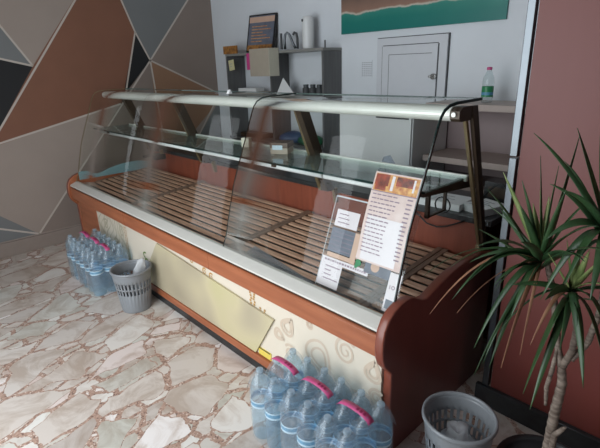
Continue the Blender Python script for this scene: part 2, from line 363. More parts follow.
# ================================================================== DISPLAY COUNTER
XR, XE = -.745, -3.79
ct = empty('display_counter', (-2.2, 1.4, 0), 'long curved-glass bakery display counter with cherry wood trim and cream swirl front', 'display counter')
def part(mb, name, under=None, **k):
    o = mb.build(name, **k); o.parent = under or ct; o.location = (0, 0, 0) if under else (2.2, -1.4, 0); return o
prof = [(1.09, 0), (1.09, .355), (1.072, .375), (1.052, .40), (1.040, .43), (1.036, .465), (1.038, .50), (1.046, .535), (1.066, .568), (1.095, .590), (1.132, .603), (1.17, .607), (1.205, .600),
        (1.235, .584), (1.262, .570), (1.29, .566), (1.32, .574), (1.377, .592), (1.44, .606), (1.50, .614), (1.56, .618), (1.62, .618), (1.67, .610), (1.72, .598), (1.78, .592), (1.80, .59), (1.80, 0)]
e = MB('end_wood').prism(prof, XR-.036, XR)
e.use('cherry_edge'); e.m = [0, 0]+[1]*(len(e.m)-2); e.sm = [False, False]+[True]*(len(e.m)-4)+[False, False]
r_end = part(e, 'end_panel', bevel=.006)
pl = [(y, z+(.02 if 1.4 < y < 1.7 else 0)) for y, z in prof]
e = MB('cherry').prism(prof, XE-.036, XE); e.use('cherry_edge'); e.m = [0, 0]+[1]*(len(e.m)-2)
l_end = part(e, 'end_panel', bevel=.006)
lp = [(1.138, .55), (1.138, .601), (1.17, .606)]+[p for p in prof if 1.18 < p[0] < 1.745]+[(1.745, .595), (1.745, .55)]
XI0 = XE+.0005
lin_ = MB('paleblue').prism([(y, z+.012) if z > .56 else (y, z) for y, z in lp], XE+.0005, XE+.006); lo_ = part(lin_, 'end_lining', l_end); lo_['label'] = 'pale blue lining of the far end'
XI, XJ = XE+.0005, XR-.0365       # inner span
# front leg block on the left
part(MB('cherry').box((-3.72, 1.078, 0), (-3.36, 1.12, .40)), 'leg', bevel=.004)
# front panel
fp = MB('cream').box((-3.36, 1.082, .088), (XJ, 1.10, .42))
def para(cx, cz, s, rot, k=0, ink='swirl', w=.012):   # paisley / spiral outline
    fp.use(ink); Yf = 1.0812-.0004*k; out = []
    for ring, q in enumerate((1.0, .6)):
        pts = []
        for i in range(25):
            t = .12+i/24*(2*PI-.24); r_ = math.sin(t/2)**1.5
            x = math.cos(t)*.55*s*q; z = math.sin(t)*s*q*(r_*.55+.05)
            a = rot; pts.append((cx+(x*math.cos(a)-z*math.sin(a)), Yf-.0001*ring, cz+(x*math.sin(a)+z*math.cos(a))))
        fp.ribbon(pts, w*q**.3, (0, 1, 0))
def spiral(cx, cz, s, k=0, turns=2.1, ink='swirl', w=.011, mir=1):
    fp.use(ink); pts = []; Ws = []
    for i in range(41):
        t = i/40; a = t*turns*2*PI+.7; r_ = s*(1-t*.86); pts.append((cx+mir*r_*math.cos(a), 1.0812-.0004*k, cz+r_*math.sin(a)*1.05)); Ws.append(w*(1.15-.5*t))
    fp.ribbon(pts, Ws, (0, 1, 0))
para(-1.076, .251, .15, math.radians(-52)); spiral(-.945, .352, .055, 1); para(-1.262, .325, .085, math.radians(60), 2); para(-.815, .335, .08, math.radians(80), 3)
para(-.87, .17, .12, math.radians(40), 1); spiral(-1.25, .19, .045, 2, mir=-1); spiral(-.80, .23, .035, 2); para(-1.32, .255, .06, math.radians(-20), 0)
para(-1.0, .13, .1, math.radians(-10), 2); spiral(-1.13, .385, .02, 0)
fp.use('swirl_g')
for k_ in range(11):      # flowing grey strands on the far print
    x_ = -3.33+k_*.042; pts = []; ws_ = []
    for i in range(25):
        t = i/24; pts.append((x_+.035*math.sin(t*6+k_*.55)+.02*math.sin(t*13+k_), 1.0812-.0003*(k_ % 3), .10+t*.305)); ws_.append(.004+.008*abs(math.sin(t*5+k_*1.3)))
    fp.ribbon(pts, ws_, (0, 1, 0))
for gx, gz in ((-3.2, .33), (-3.05, .22), (-2.93, .34)): spiral(gx, gz, .04, 3, 1.6, 'swirl_g', .012)
fp.use('gold')
for gx, z0, z1, n in ((-1.50, .30, .405, 9), (-2.87, .12, .40, 16), (-1.43, .325, .338, 2)):
    for i in range(n):
        z = z0+(z1-z0)*i/max(1, n-1)
        for dx in (-.012, .012):
            x = gx+dx*(1+.35*math.sin(i*2.1)); pts = [(x+.0075*math.cos(a), 1.0805, z+.006*math.sin(a)) for a in [j*PI/4 for j in range(8)]]; fp.add(pts, [tuple(range(8))])
for gx, gz in ((-2.02, .398), (-1.90, .372), (-1.84, .362)):
    spiral(gx, gz, .02, 0, 1.3, 'gold', .008)
fpo = part(fp, 'front_panel', fix=False)
# yellow label low on the front
part(MB('yellow_lab').box((-1.475, 1.078, .09), (-1.385, 1.0815, .128)).use('black').box((-1.470, 1.0772, .122), (-1.39, 1.0779, .127)), 'label_strip', fpo)
# wide pale yellow print mounted over the front panel
sg = MB('sign').hexa([(-2.66, 1.070, .092), (-1.49, 1.070, .092), (-1.49, 1.0795, .092), (-2.66, 1.0795, .092),
                      (-2.40, 1.070, .397), (-1.345, 1.070, .322), (-1.345, 1.0795, .322), (-2.40, 1.0795, .397)])
so = part(sg, 'printed_panel'); so['label'] = 'slanted pale yellow print on the counter front'
gl = MB('green')
for q, (cx, cz, s_) in enumerate(((-2.60, .262, .026), (-2.59, .222, .024))):
    gl.ribbon([(cx+s_*math.cos(a), 1.0795, cz+s_*.7*math.sin(a)) for a in [math.radians(60+i*(200)/10)*(1 if q == 0 else 1) for i in range(11)]], .009, (0, 1, 0))
part(gl, 'painted_letter', fpo, fix=False)
part(MB('cherry').box((XI, 1.066, .045), (XJ, 1.10, .087)), 'base_rail', bevel=.003)
part(MB('skirt_dark').box((-3.36, 1.072, 0), (XJ, 1.10, .0445)), 'toe_kick')
# wood front rail in three lengths, white metal rail above
for a, b in ((XI, -2.80), (-2.798, -1.812), (-1.81, XJ)):
    part(MB('cherry').prism([(1.056, .419), (1.056, .497), (1.062, .502), (1.10, .502), (1.10, .421)], a, b), 'front_rail', bevel=.002)
part(MB('black').box((XI, 1.070, .5025), (XJ, 1.10, .514)), 'shadow_gap')
part(MB('rail_white').prism([(1.060, .5145), (1.060, .523), (1.070, .528), (1.106, .5435), (1.122, .5435), (1.122, .5145)], XI, XJ), 'metal_rail')
# deck tray, back board, worktop, carcass
part(MB('pit').hexa([(XI, 1.136, .465), (XJ, 1.136, .465), (XJ, 1.752, .52), (XI, 1.752, .52), (XI, 1.136, .480), (XJ, 1.136, .480), (XJ, 1.752, .535), (XI, 1.752, .535)]), 'deck_tray')
part(MB('back_wood').box((XI, 1.753, .40), (XJ, 1.772, .705)), 'back_board')
part(MB('granite').box((XE-.036, 1.745, .706), (XR+.0, 2.12, .735)), 'worktop', bevel=.004)
part(MB('end_wood').box((XI, 2.05, .0), (XJ, 2.07, .705)), 'back_panel')
# curved glass: profile at mid-thickness
gp = [(1.111, .540), (1.135, .60), (1.165, .71), (1.197, .823), (1.222, .885), (1.243, .935), (1.270, .998), (1.296, 1.058), (1.320, 1.118), (1.336, 1.155), (1.350, 1.182), (1.370, 1.202), (1.40, 1.214), (1.45, 1.2195), (1.62, 1.2215)]
def thick(pr, t):
    out, inn = [], []
    for i, p in enumerate(pr):
        a = Vector(pr[max(i-1, 0)]); b = Vector(pr[min(i+1, len(pr)-1)]); d = (b-a).normalized(); n = Vector((-d.y, d.x))
        out.append(tuple(Vector(p)+n*t/2)); inn.append(tuple(Vector(p)-n*t/2))
    return out+inn[::-1]
def pane(a, b, ea=0, eb=0):
    pr = thick(gp, .007); n = len(pr); g = MB('glass', 'glass_edge', 'glass_rim').prism(pr, a, b)
    g.m = [ea, eb]+[0]*n
    h = n//2
    g.m[2+h-1] = 2; g.m[2+n-1] = 2
    for i in range(2, 2+n): g.sm[i] = True
    return part(g, 'curved_glass')
pL = pane(XI+.004, -2.887); pane(-2.884, -1.748, 0, 1); pR = pane(-1.745, XJ+.004)
part(MB('glass_edge').prism(thick(gp, .0105), XJ+.0045, XJ+.0085), 'ground_edge', pR)
part(MB('bronze').prism(thick(gp, .006), XI+.002, XI+.0035), 'ground_edge', pL)
# end glass panes
def endpane(x, t=.005):
    inner = [(y+.012, z-.006) for y, z in gp[1:]]
    pr = [(1.16, .612), ]+[p for p in inner if p[1] > .62]+[(1.655, 1.205), (1.70, .63), (1.44, .628), (1.28, .61)]
    return part(MB('glass', 'glass_edge').prism(pr, x, x+t), 'end_glass')
endpane(XI+.008)
# aluminium canopy profile and supports
cp = [(1.445+.030*math.cos(a), 1.184+.025*math.sin(a)) for a in [math.radians(100+i*18) for i in range(12)]]
cp += [(1.50, 1.168), (1.505, 1.207), (1.46, 1.209)]
part(MB('alu').prism(cp, XI+.02, XJ-.002, smooth=False), 'canopy_rail')
cap_ = part(MB('bronze_d').prism([(1.418, 1.17), (1.43, 1.160), (1.50, 1.160), (1.50, 1.207), (1.44, 1.207), (1.418, 1.195)], XJ-.0015, XR-.004), 'canopy_end_cap')
part(MB('alu').tube([(XJ+.014, 1.411, 1.184), (XJ+.014, 1.42, 1.184)], .008, 8), 'canopy_bolt', cap_)
for x in (-3.56, -2.78, -1.62): 
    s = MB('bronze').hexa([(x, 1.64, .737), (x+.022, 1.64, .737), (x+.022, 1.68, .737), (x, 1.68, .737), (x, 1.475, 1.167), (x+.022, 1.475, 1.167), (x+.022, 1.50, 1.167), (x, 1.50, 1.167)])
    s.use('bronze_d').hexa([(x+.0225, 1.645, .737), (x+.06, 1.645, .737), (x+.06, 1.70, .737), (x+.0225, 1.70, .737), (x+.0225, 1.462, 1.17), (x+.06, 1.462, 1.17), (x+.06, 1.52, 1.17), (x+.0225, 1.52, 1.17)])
    s.use('bronze').box((x-.002, 1.455, 1.165), (x+.062, 1.53, 1.19))
    part(s, 'support_post', bevel=.002)
    # short foot bracket under the shelf
    part(MB('bronze').hexa([(x+.022, 1.73, .655), (x+.040, 1.73, .655), (x+.040, 1.752, .655), (x+.022, 1.752, .655), (x+.022, 1.715, .736), (x+.040, 1.715, .736), (x+.040, 1.744, .736), (x+.022, 1.744, .736)]), 'foot_bracket', bevel=.002)
x = XJ+.006
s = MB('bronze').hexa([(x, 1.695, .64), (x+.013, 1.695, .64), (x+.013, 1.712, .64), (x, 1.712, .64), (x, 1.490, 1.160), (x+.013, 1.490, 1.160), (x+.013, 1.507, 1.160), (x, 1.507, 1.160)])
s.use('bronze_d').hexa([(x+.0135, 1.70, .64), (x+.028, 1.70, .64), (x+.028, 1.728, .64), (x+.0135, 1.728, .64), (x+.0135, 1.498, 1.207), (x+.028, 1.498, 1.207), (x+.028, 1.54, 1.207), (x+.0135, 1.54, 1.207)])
s.use('bronze').box((x-.002, 1.690, .622), (x+.015, 1.722, .642))
part(s, 'support_post', bevel=.002)
# glass shelf with lamp tubes and arms
part(MB('shelf_glass', 'glass_edge').box((XI+.02, 1.31, .932), (XJ-.012, 1.60, .940)).use('glass_edge').box((XI+.02, 1.306, .9315), (XJ-.012, 1.3098, .9405)), 'glass_shelf')
for a, b in ((XI+.03, -2.30), (-2.29, -1.30), (-1.29, XJ-.17)):
    part(MB('white').tube([(a, 1.345, .915), (b, 1.345, .915)], .0125, 10), 'lamp_tube')
part(MB('alu').box((XI+.02, 1.595, .920), (XJ-.012, 1.607, .944)), 'shelf_rail')
for x in (-3.55, -2.77, -1.61, XJ-.045):
    part(MB('bronze_d').hexa([(x, 1.32, .915), (x+.022, 1.32, .915), (x+.022, 1.66, .885), (x, 1.66, .885), (x, 1.32, .9305), (x+.022, 1.32, .9305), (x+.022, 1.66, .9305), (x, 1.66, .9305)]), 'shelf_arm', bevel=.002)
part(MB('bronze_d').box((XJ-.10, 1.46, .79), (XJ-.085, 1.475, .914)).box((XJ-.10, 1.46, .79), (XJ-.088, 1.60, .797)).box((XJ-.10, 1.59, .79), (XJ-.088, 1.60, .90)) , 'lower_bracket')
part(MB('black').box((-3.56, 1.66, .66), (-3.50, 1.752, .70)).box((-3.60, 1.60, .68), (-3.57, 1.75, .70)), 'cable_clip', bevel=.004)

# ------------------------------------------------------------------ slatted racks lying on the deck
def deckz(y): return .480+(y-1.136)*(.055/.616)
def rack(x0, x1, label):
    r = empty('slatted_rack', ((x0+x1)/2, 1.44, deckz(1.44)), label, 'wooden rack', 'slatted wooden racks in the display deck')
    ox, oy, oz = (x0+x1)/2, 1.44, deckz(1.44)
    def bar(mb, xa, xb, ya, yb, h0, h1):
        za, zb = deckz(ya), deckz(yb)
        mb.hexa([(xa-ox, ya-oy, za+h0-oz), (xb-ox, ya-oy, za+h0-oz), (xb-ox, yb-oy, zb+h0-oz), (xa-ox, yb-oy, zb+h0-oz),
                 (xa-ox, ya-oy, za+h1-oz), (xb-ox, ya-oy, za+h1-oz), (xb-ox, yb-oy, zb+h1-oz), (xa-ox, yb-oy, zb+h1-oz)])
    for xa in (x0, x1-.024):
        f = MB('slat_frame'); bar(f, xa, xa+.024, 1.142, 1.743, .001, .030); f.build('end_bar', r, bevel=.002)
    s = MB('slat'); n = 12; p = .598/n
    for i in range(n): bar(s, x0+.0245, x1-.0245, 1.148+i*p, 1.148+i*p+.026, .018, .028)
    s.build('slats', r, bevel=.002)
rack(XI+.010, -2.924, 'slatted wooden rack at the far left end of the glass display deck')
rack(-2.920, -1.792, 'long slatted wooden rack, second from the far left end of the deck')
rack(-1.788, -.948, 'slatted wooden rack below the printed menu and clear price sheet')
rack(-.944, XJ-.004, 'short slatted wooden rack at the right end beside the dark end panel')

# ================================================================== BOTTLE PACKS
def bottle_mesh():
    R = .0405
    b = MB('pet').lathe([(.0, .004), (.028, .0), (.038, .006), (R, .02), (R, .06), (R-.0025, .066), (R, .072), (R, .10), (R-.0025, .106), (R, .112), (R, .205), (.0395, .222), (.0355, .240), (.028, .256), (.019, .268), (.0135, .275), (.013, .283)], 18)
    return b
def label_mesh():
    R = .0412
    return MB('lab_w').lathe([(R, .150), (R, .158)], 18).use('lab_b').lathe([(R, .158), (R, .172)], 18).use('lab_w').lathe([(R, .172), (R, .178)], 18)
def make_pack(loc, label, group):
    r = empty('six_pack_of_water', loc, label, 'bottled water pack', group)
    first = None
    for i in (-.5, .5):
        for j in (-1, 0, 1):
            p = (i*.0825, j*.0835, .001)
            if first is None:
                b = bottle_mesh().build('bottle', r, p); c = MB('cap').lathe([(.0, .301), (.011, .301), (.013, .299), (.013, .283), (.0115, .283)], 14).build('cap', b)
                l = label_mesh().build('label', b, fix=False); first = b
            else:
                b = first.copy(); COL.objects.link(b); b.parent = r; b.location = p
                for ch in first.children: q = ch.copy(); COL.objects.link(q); q.parent = b
    # shrink film drawn over the shoulders and hanging as a skirt
    X, Y = .0835, .1265
    def rr(x, y, rad, z, n=5):
        o = []
        for cx, cy, a0 in ((x-rad, y-rad, 0), (-x+rad, y-rad, 90), (-x+rad, -y+rad, 180), (x-rad, -y+rad, 270)):
            for k in range(n): a = math.radians(a0+90*k/(n-1)); o.append((cx+rad*math.cos(a), cy+rad*math.sin(a), z))
        return o
    f = MB('film'); rings = [rr(X, Y, .04, .004), rr(X+.001, Y+.001, .04, .12), rr(X, Y, .04, .205), rr(X-.004, Y-.004, .035, .228)]
    P = [p for ring in rings for p in ring]; n = 20
    f.add(P, [(i*n+k, i*n+(k+1) % n, (i+1)*n+(k+1) % n, (i+1)*n+k) for i in range(3) for k in range(n)], True); f.build('shrink_wrap', r)
    # film tented over the shoulders from cap to cap
    bc = [(i_*.0825, j_*.0835) for i_ in (-.5, .5) for j_ in (-1, 0, 1)]
    def hz(x, y):
        best = 0
        for q, (cx, cy) in enumerate(bc):
            d = math.hypot(x-cx, y-cy); h_ = .297-.0115*max(0, (d-.012)/.01)**1.28+.002*math.sin(5*math.atan2(y-cy, x-cx)+q)*min(1, d/.03)
            best = max(best, h_)
        e_ = max(abs(x)-X+.012, abs(y)-Y+.012, 0); return best-e_*2.2
    nx, ny = 22, 32; P = [(-(X-.004)+2*(X-.004)*a/nx, -(Y-.004)+2*(Y-.004)*b/ny) for b in range(ny+1) for a in range(nx+1)]
    ft = MB('film').add([(x, y, hz(x, y)) for x, y in P], [(b*(nx+1)+a, b*(nx+1)+a+1, (b+1)*(nx+1)+a+1, (b+1)*(nx+1)+a) for b in range(ny) for a in range(nx)], True)
    ft.build('top_film', r, fix=False)
    P = []
    ys = [-.068, -.060, -.045, -.025, 0, .025, .045, .060, .068]; zs = [.288, .297, .304, .308, .309, .308, .304, .297, .288]
    h = MB('pink')
    for y, z in zip(ys, zs): P += [(y, .014, z), (y, -.013, z)]
    h.add(P, [(2*i, 2*i+1, 2*i+3, 2*i+2) for i in range(8)], True)
    h.use('pink_ink')
    for k in range(3):
        x_ = .008+k*.014
        h.add([(x_, .006, .3105-x_*x_*2.2), (x_+.008, .006, .3105-(x_+.008)**2*2.2), (x_+.008, -.005, .3105-(x_+.008)**2*2.2), (x_, -.005, .3105-x_*x_*2.2)], [(0, 1, 2, 3)])
    h.build('carry_tape', r, fix=False, solid=.0012)
    return r
G1 = 'shrink-wrapped water packs'
p0 = make_pack((-1.110, .922, 0), 'shrink-wrapped six-pack of blue water bottles, leftmost of the three in the right foreground', G1)
for i, s_ in ((1, 'middle one of the three in the right foreground'), (2, 'nearest the dark counter end in the right foreground')):
    dup(p0, (-1.110+.1725*i, .922, 0), 0, 'shrink-wrapped six-pack of blue water bottles, '+s_)
for i, s_ in enumerate(('nearest the painted left wall', 'middle one of the three near the painted wall', 'beside the grey waste bin at the far end')):
    dup(p0, (-3.205+.1725*i, .925, 0), 0, 'shrink-wrapped six-pack of blue water bottles, '+s_)

# ================================================================== WASTE BINS
def waste_bin(loc, rz, label, bag):
    r = empty('waste_bin', loc, label, 'waste bin', 'grey slotted waste bins', 0)
    rb, rt, H = .083, .112, .262
    rad = lambda z: rb+(rt-rb)*z/H
    m = MB('binp'); n = 60
    lev = [0, .01, .115, .128, .165, .178, .236, H-.012]
    lev = [0, .008, .118, .150, .160, .196, .215, .24, .25]
    P = []
    for z in lev:
        for k in range(n): a = 2*PI*k/n; P.append((rad(z)*math.cos(a), rad(z)*math.sin(a), z))
    F = []
    for i in range(len(lev)-1):
        for k in range(n):
            slot = i in (3, 5, 7) if False else (i in (2, 4) and k % 2 == 0)
            if not slot: F.append((i*n+k, i*n+(k+1) % n, (i+1)*n+(k+1) % n, (i+1)*n+k))
    F.append(tuple(range(n))[::-1])
    m.add(P, F, True); body = m.build('body', r, fix=True, solid=.003)
    MB('binp').lathe([(rad(.25)-.002, .247), (rt+.004, .247), (rt+.007, .253), (rt+.006, .262), (rt, .264), (rt-.004, .260), (rt-.004, .25)], 48).build('rim', body)
    if bag == 1:
        b = MB('bag'); rnd = random.Random(3)
        ring = [(.006, .16), (.05, .175), (.06, .21), (.052, .25), (.05, .285), (.036, .31), (.03, .335), (.0, .342)]
        b.lathe(ring, 18, (.0, .0, 0), wob=lambda a, z: 1+.22*math.sin(3*a+z*40)+.12*math.sin(7*a-z*70))
        b.v = [(x*.62+.005+(z-.16)*.42, y*.62+.01+(z-.16)*.16, z-.012) for x, y, z in b.v]; b.build('bin_bag', r)
    else:
        b = MB('bag'); b.lathe([(.0, .02), (.05, .03), (.072, .07), (.076, .12), (.06, .165), (.035, .175), (.03, .215), (.012, .20), (.0, .19)], 20, (.0, .0, 0), wob=lambda a, z: 1+.16*math.sin(3*a+z*50)+.08*math.sin(8*a-z*60)); b.build('bin_bag', r)
    return r
waste_bin((-2.49, .935, 0), .4, 'grey plastic slotted waste bin with white bag between far water packs and counter front', 1)
waste_bin((-.535, 1.175, 0), .9, 'grey plastic slotted waste bin beside the dark counter end and potted plant', 2)

# ================================================================== PLANT
pr = empty('potted_dracaena', (-.27, 1.20, 0), 'tall dracaena plant with long pointed green leaves and pale ringed trunks in black pot', 'potted plant')
def pp(mb, name, **k): o = mb.build(name, **k); o.parent = pr; o.location = (.27, -1.20, 0); return o
pot_ = pp(MB('pot').lathe([(.0, .0), (.095, .0), (.10, .01), (.130, .19), (.138, .19), (.141, .212), (.134, .214), (.126, .20), (.12, .17), (.0, .17)], 40, (-.27, 1.20, 0)), 'pot')
pp(MB('soil').lathe([(.0, .176), (.08, .175), (.121, .171)], 30, (-.27, 1.20, 0), wob=lambda a, z: 1+.01*math.sin(5*a)), 'soil').parent = pot_
for ch_ in pot_.children: ch_.location = (0, 0, 0)
def trunk(pts, r):
    q = []; R = []
    for i in range(len(pts)-1):
        a, b = Vector(pts[i]), Vector(pts[i+1]); k = max(2, int((b-a).length/.008))
        for j in range(k): t = j/k; q.append(a.lerp(b, t)); rr_ = r[i]*(1-t)+r[i+1]*t; R.append(rr_*(1+.07*math.sin(len(q)*1.9)))
    q.append(Vector(pts[-1])); R.append(r[-1]); return MB('trunk').tube(q, R, 10)
pp(trunk([(-.285, 1.195, .165), (-.279, 1.2, .30), (-.277, 1.2, .42), (-.273, 1.2, .52), (-.283, 1.2, .575)], [.0145, .013, .0135, .012, .010]), 'trunk')
pp(trunk([(-.283, 1.2, .57), (-.300, 1.2, .63), (-.315, 1.2, .70), (-.330, 1.2, .77), (-.352, 1.2, .835), (-.362, 1.2, .87)], [.010, .008, .0085, .008, .0075, .005]), 'trunk')
pp(trunk([(-.279, 1.2, .57), (-.262, 1.19, .63), (-.262, 1.195, .69), (-.278, 1.2, .76), (-.292, 1.2, .82)], [.010, .0085, .008, .0075, .005]), 'trunk')
pp(trunk([(-.262, 1.20, .60), (-.235, 1.205, .66), (-.222, 1.2, .76), (-.222, 1.19, .86), (-.226, 1.18, .93)], [.008, .008, .0075, .0075, .005]), 'trunk')
pp(trunk([(-.262, 1.185, .165), (-.262, 1.18, .28), (-.264, 1.18, .36), (-.245, 1.17, .40), (-.238, 1.165, .415)], [.010, .009, .008, .006, .003]), 'trunk')
pp(trunk([(-.299, 1.185, .44), (-.303, 1.18, .50), (-.298, 1.185, .56), (-.298, 1.195, .62)], [.004, .006, .006, .004]), 'trunk')
def leaf(b, t, sag, w, m):
    b, t = Vector(b), Vector(t); d = t-b; L_ = d.length
    hd = Vector((d.x, d.y, 0)); side = d.normalized().cross(Vector((0, 0, 1)))
    side = side.normalized() if side.length > .25 else Vector((.69, .72, 0)).cross(Vector((0, 0, 1))).cross(Vector((0, 0, 1))).normalized()
    rnd = random.Random(int(abs(t.x*7919+t.z*104729)*10)); roll = rnd.uniform(-.9, .9); side = (Quaternion(d.normalized(), roll) @ side)
    nrm = side.cross(d.normalized()).normalized()
    if nrm.z < 0: nrm = -nrm
    n = 12; P = []; w *= .82
    for i in range(n+1):
        s = i/n; p = b.lerp(t, s)+Vector((0, 0, 1))*(sag*4*s*(1-s)*.62)
        ww = w*.5*min(1, .38+s*3.2)*(1-s**2.6)*.95+.0004
        P += [p-side*ww+nrm*ww*.35, p, p+side*ww+nrm*ww*.35]
    F = []
    for i in range(n): F += [(3*i, 3*i+1, 3*i+4, 3*i+3), (3*i+1, 3*i+2, 3*i+5, 3*i+4)]
    return pp(MB(m).add(P, F, True), 'leaf', fix=False, solid=.0009)
LEAVES = [
    ((-0.371, 1.2, 0.846), (-0.401, 1.17, 1.008), 0.0, 0.028, 'leaf_y'),
    ((-0.371, 1.2, 0.846), (-0.373, 1.19, 1.027), 0.0, 0.026, 'leaf_y'),
    ((-0.371, 1.2, 0.846), (-0.413, 1.12, 1.012), 0.01, 0.026, 'leaf'),
    ((-0.371, 1.2, 0.846), (-0.318, 1.12, 1.067), 0.01, 0.028, 'leaf'),
    ((-0.291, 1.2, 0.787), (-0.31, 1.16, 0.936), 0.0, 0.028, 'leaf_y'),
    ((-0.291, 1.2, 0.787), (-0.25, 1.12, 0.939), 0.0, 0.024, 'leaf_y'),
    ((-0.371, 1.2, 0.846), (-0.42, 1.05, 0.804), 0.05, 0.024, 'leaf'),
    ((-0.371, 1.2, 0.846), (-0.386, 1.08, 0.719), 0.05, 0.024, 'leaf'),
    ((-0.371, 1.2, 0.846), (-0.472, 1.14, 1.083), 0.0, 0.026, 'leaf_y'),
    ((-0.371, 1.2, 0.846), (-0.406, 1.22, 1.031), 0.0, 0.02, 'leaf_y'),
    ((-0.371, 1.2, 0.846), (-0.353, 1.16, 1.111), 0.0, 0.024, 'leaf'),
    ((-0.371, 1.2, 0.846), (-0.353, 1.28, 1.171), 0.0, 0.022, 'leaf'),
    ((-0.371, 1.2, 0.846), (-0.23, 1.05, 1.019), 0.04, 0.034, 'leaf'),
    ((-0.371, 1.2, 0.846), (-0.476, 1.05, 0.908), 0.05, 0.026, 'leaf'),
    ((-0.371, 1.2, 0.846), (-0.483, 1.0, 0.806), 0.1, 0.026, 'leaf'),
    ((-0.371, 1.2, 0.846), (-0.497, 0.98, 0.775), 0.11, 0.02, 'leaf'),
    ((-0.371, 1.2, 0.846), (-0.539, 0.95, 0.73), 0.13, 0.014, 'leaf_dry'),
    ((-0.371, 1.2, 0.846), (-0.5, 1.02, 0.719), 0.07, 0.01, 'leaf_dry'),
    ((-0.371, 1.2, 0.846), (-0.457, 1.05, 0.616), 0.1, 0.022, 'leaf'),
    ((-0.371, 1.2, 0.846), (-0.423, 1.08, 0.553), 0.1, 0.026, 'leaf'),
    ((-0.371, 1.2, 0.846), (-0.37, 1.02, 0.613), 0.08, 0.016, 'leaf_dry'),
    ((-0.371, 1.2, 0.846), (-0.337, 1.04, 0.658), 0.06, 0.01, 'leaf_dry'),
    ((-0.371, 1.2, 0.846), (-0.535, 1.3, 0.938), 0.0, 0.022, 'leaf'),
    ((-0.371, 1.2, 0.846), (-0.351, 0.98, 0.972), 0.02, 0.03, 'leaf'),
    ((-0.371, 1.2, 0.846), (-0.536, 1.22, 0.965), 0.02, 0.02, 'leaf'),
    ((-0.371, 1.2, 0.846), (-0.292, 1.22, 1.026), 0.03, 0.026, 'leaf'),
    ((-0.371, 1.2, 0.846), (-0.232, 1.02, 0.947), 0.04, 0.028, 'leaf'),
    ((-0.371, 1.2, 0.846), (-0.525, 1.12, 0.826), 0.05, 0.018, 'leaf'),
    ((-0.291, 1.2, 0.787), (-0.313, 1.03, 0.56), 0.05, 0.034, 'leaf'),
    ((-0.279, 1.15, 0.811), (-0.192, 1.03, 0.646), 0.05, 0.026, 'leaf'),
    ((-0.291, 1.2, 0.787), (-0.334, 1.12, 0.907), 0.0, 0.02, 'leaf_y'),
    ((-0.291, 1.2, 0.787), (-0.276, 1.15, 0.932), 0.0, 0.024, 'leaf_y'),
    ((-0.291, 1.2, 0.787), (-0.218, 1.1, 0.935), 0.0, 0.022, 'leaf_y'),
    ((-0.291, 1.2, 0.787), (-0.197, 1.05, 0.895), 0.02, 0.022, 'leaf_y'),
    ((-0.291, 1.2, 0.787), (-0.305, 1.0, 0.721), 0.08, 0.014, 'leaf_dry'),
    ((-0.291, 1.2, 0.787), (-0.164, 1.05, 0.763), 0.07, 0.03, 'leaf'),
    ((-0.291, 1.2, 0.787), (-0.295, 1.02, 0.834), 0.03, 0.028, 'leaf'),
    ((-0.291, 1.2, 0.787), (-0.263, 1.08, 0.688), 0.05, 0.024, 'leaf'),
    ((-0.291, 1.2, 0.787), (-0.158, 1.02, 0.718), 0.06, 0.026, 'leaf'),
    ((-0.291, 1.2, 0.787), (-0.407, 1.08, 0.68), 0.07, 0.022, 'leaf'),
    ((-0.291, 1.2, 0.787), (-0.402, 1.1, 0.806), 0.02, 0.022, 'leaf'),
    ((-0.239, 1.18, 0.968), (-0.322, 1.14, 1.203), 0.0, 0.03, 'leaf'),
    ((-0.239, 1.18, 0.968), (-0.433, 1.2, 1.176), 0.03, 0.016, 'leaf'),
    ((-0.239, 1.18, 0.968), (-0.378, 1.26, 1.106), 0.01, 0.022, 'leaf'),
    ((-0.239, 1.18, 0.968), (-0.325, 1.1, 1.07), 0.03, 0.03, 'leaf'),
    ((-0.239, 1.18, 0.968), (-0.333, 1.08, 0.953), 0.05, 0.034, 'leaf'),
    ((-0.239, 1.18, 0.968), (-0.254, 1.05, 1.204), 0.0, 0.024, 'leaf'),
    ((-0.239, 1.18, 0.968), (-0.269, 1.05, 0.87), 0.07, 0.034, 'leaf'),
    ((-0.239, 1.18, 0.968), (-0.329, 1.1, 0.79), 0.09, 0.026, 'leaf'),
    ((-0.239, 1.18, 0.968), (-0.21, 1.02, 0.866), 0.05, 0.03, 'leaf'),
    ((-0.239, 1.18, 0.968), (-0.229, 1.2, 1.156), 0, 0.03, 'leaf'),
    ((-0.239, 1.18, 0.968), (-0.146, 1.2, 0.99), 0.03, 0.03, 'leaf'),
    ((-0.291, 1.2, 0.787), (-0.157, 1.25, 0.795), 0.03, 0.03, 'leaf')]

rl = random.Random(11)
for i_, (b0, t0, sg_, w0, m0) in enumerate(LEAVES):
    leaf(b0, t0, sg_, w0, m0)
    if m0 != 'leaf_y' and i_ % 2 == 0:
        J = lambda v, q: tuple(c+rl.uniform(-q, q) for c in v)
        leaf((b0[0], b0[1], b0[2]-.02), J(t0, .07), sg_*.8+.01, w0*.7, 'leaf')

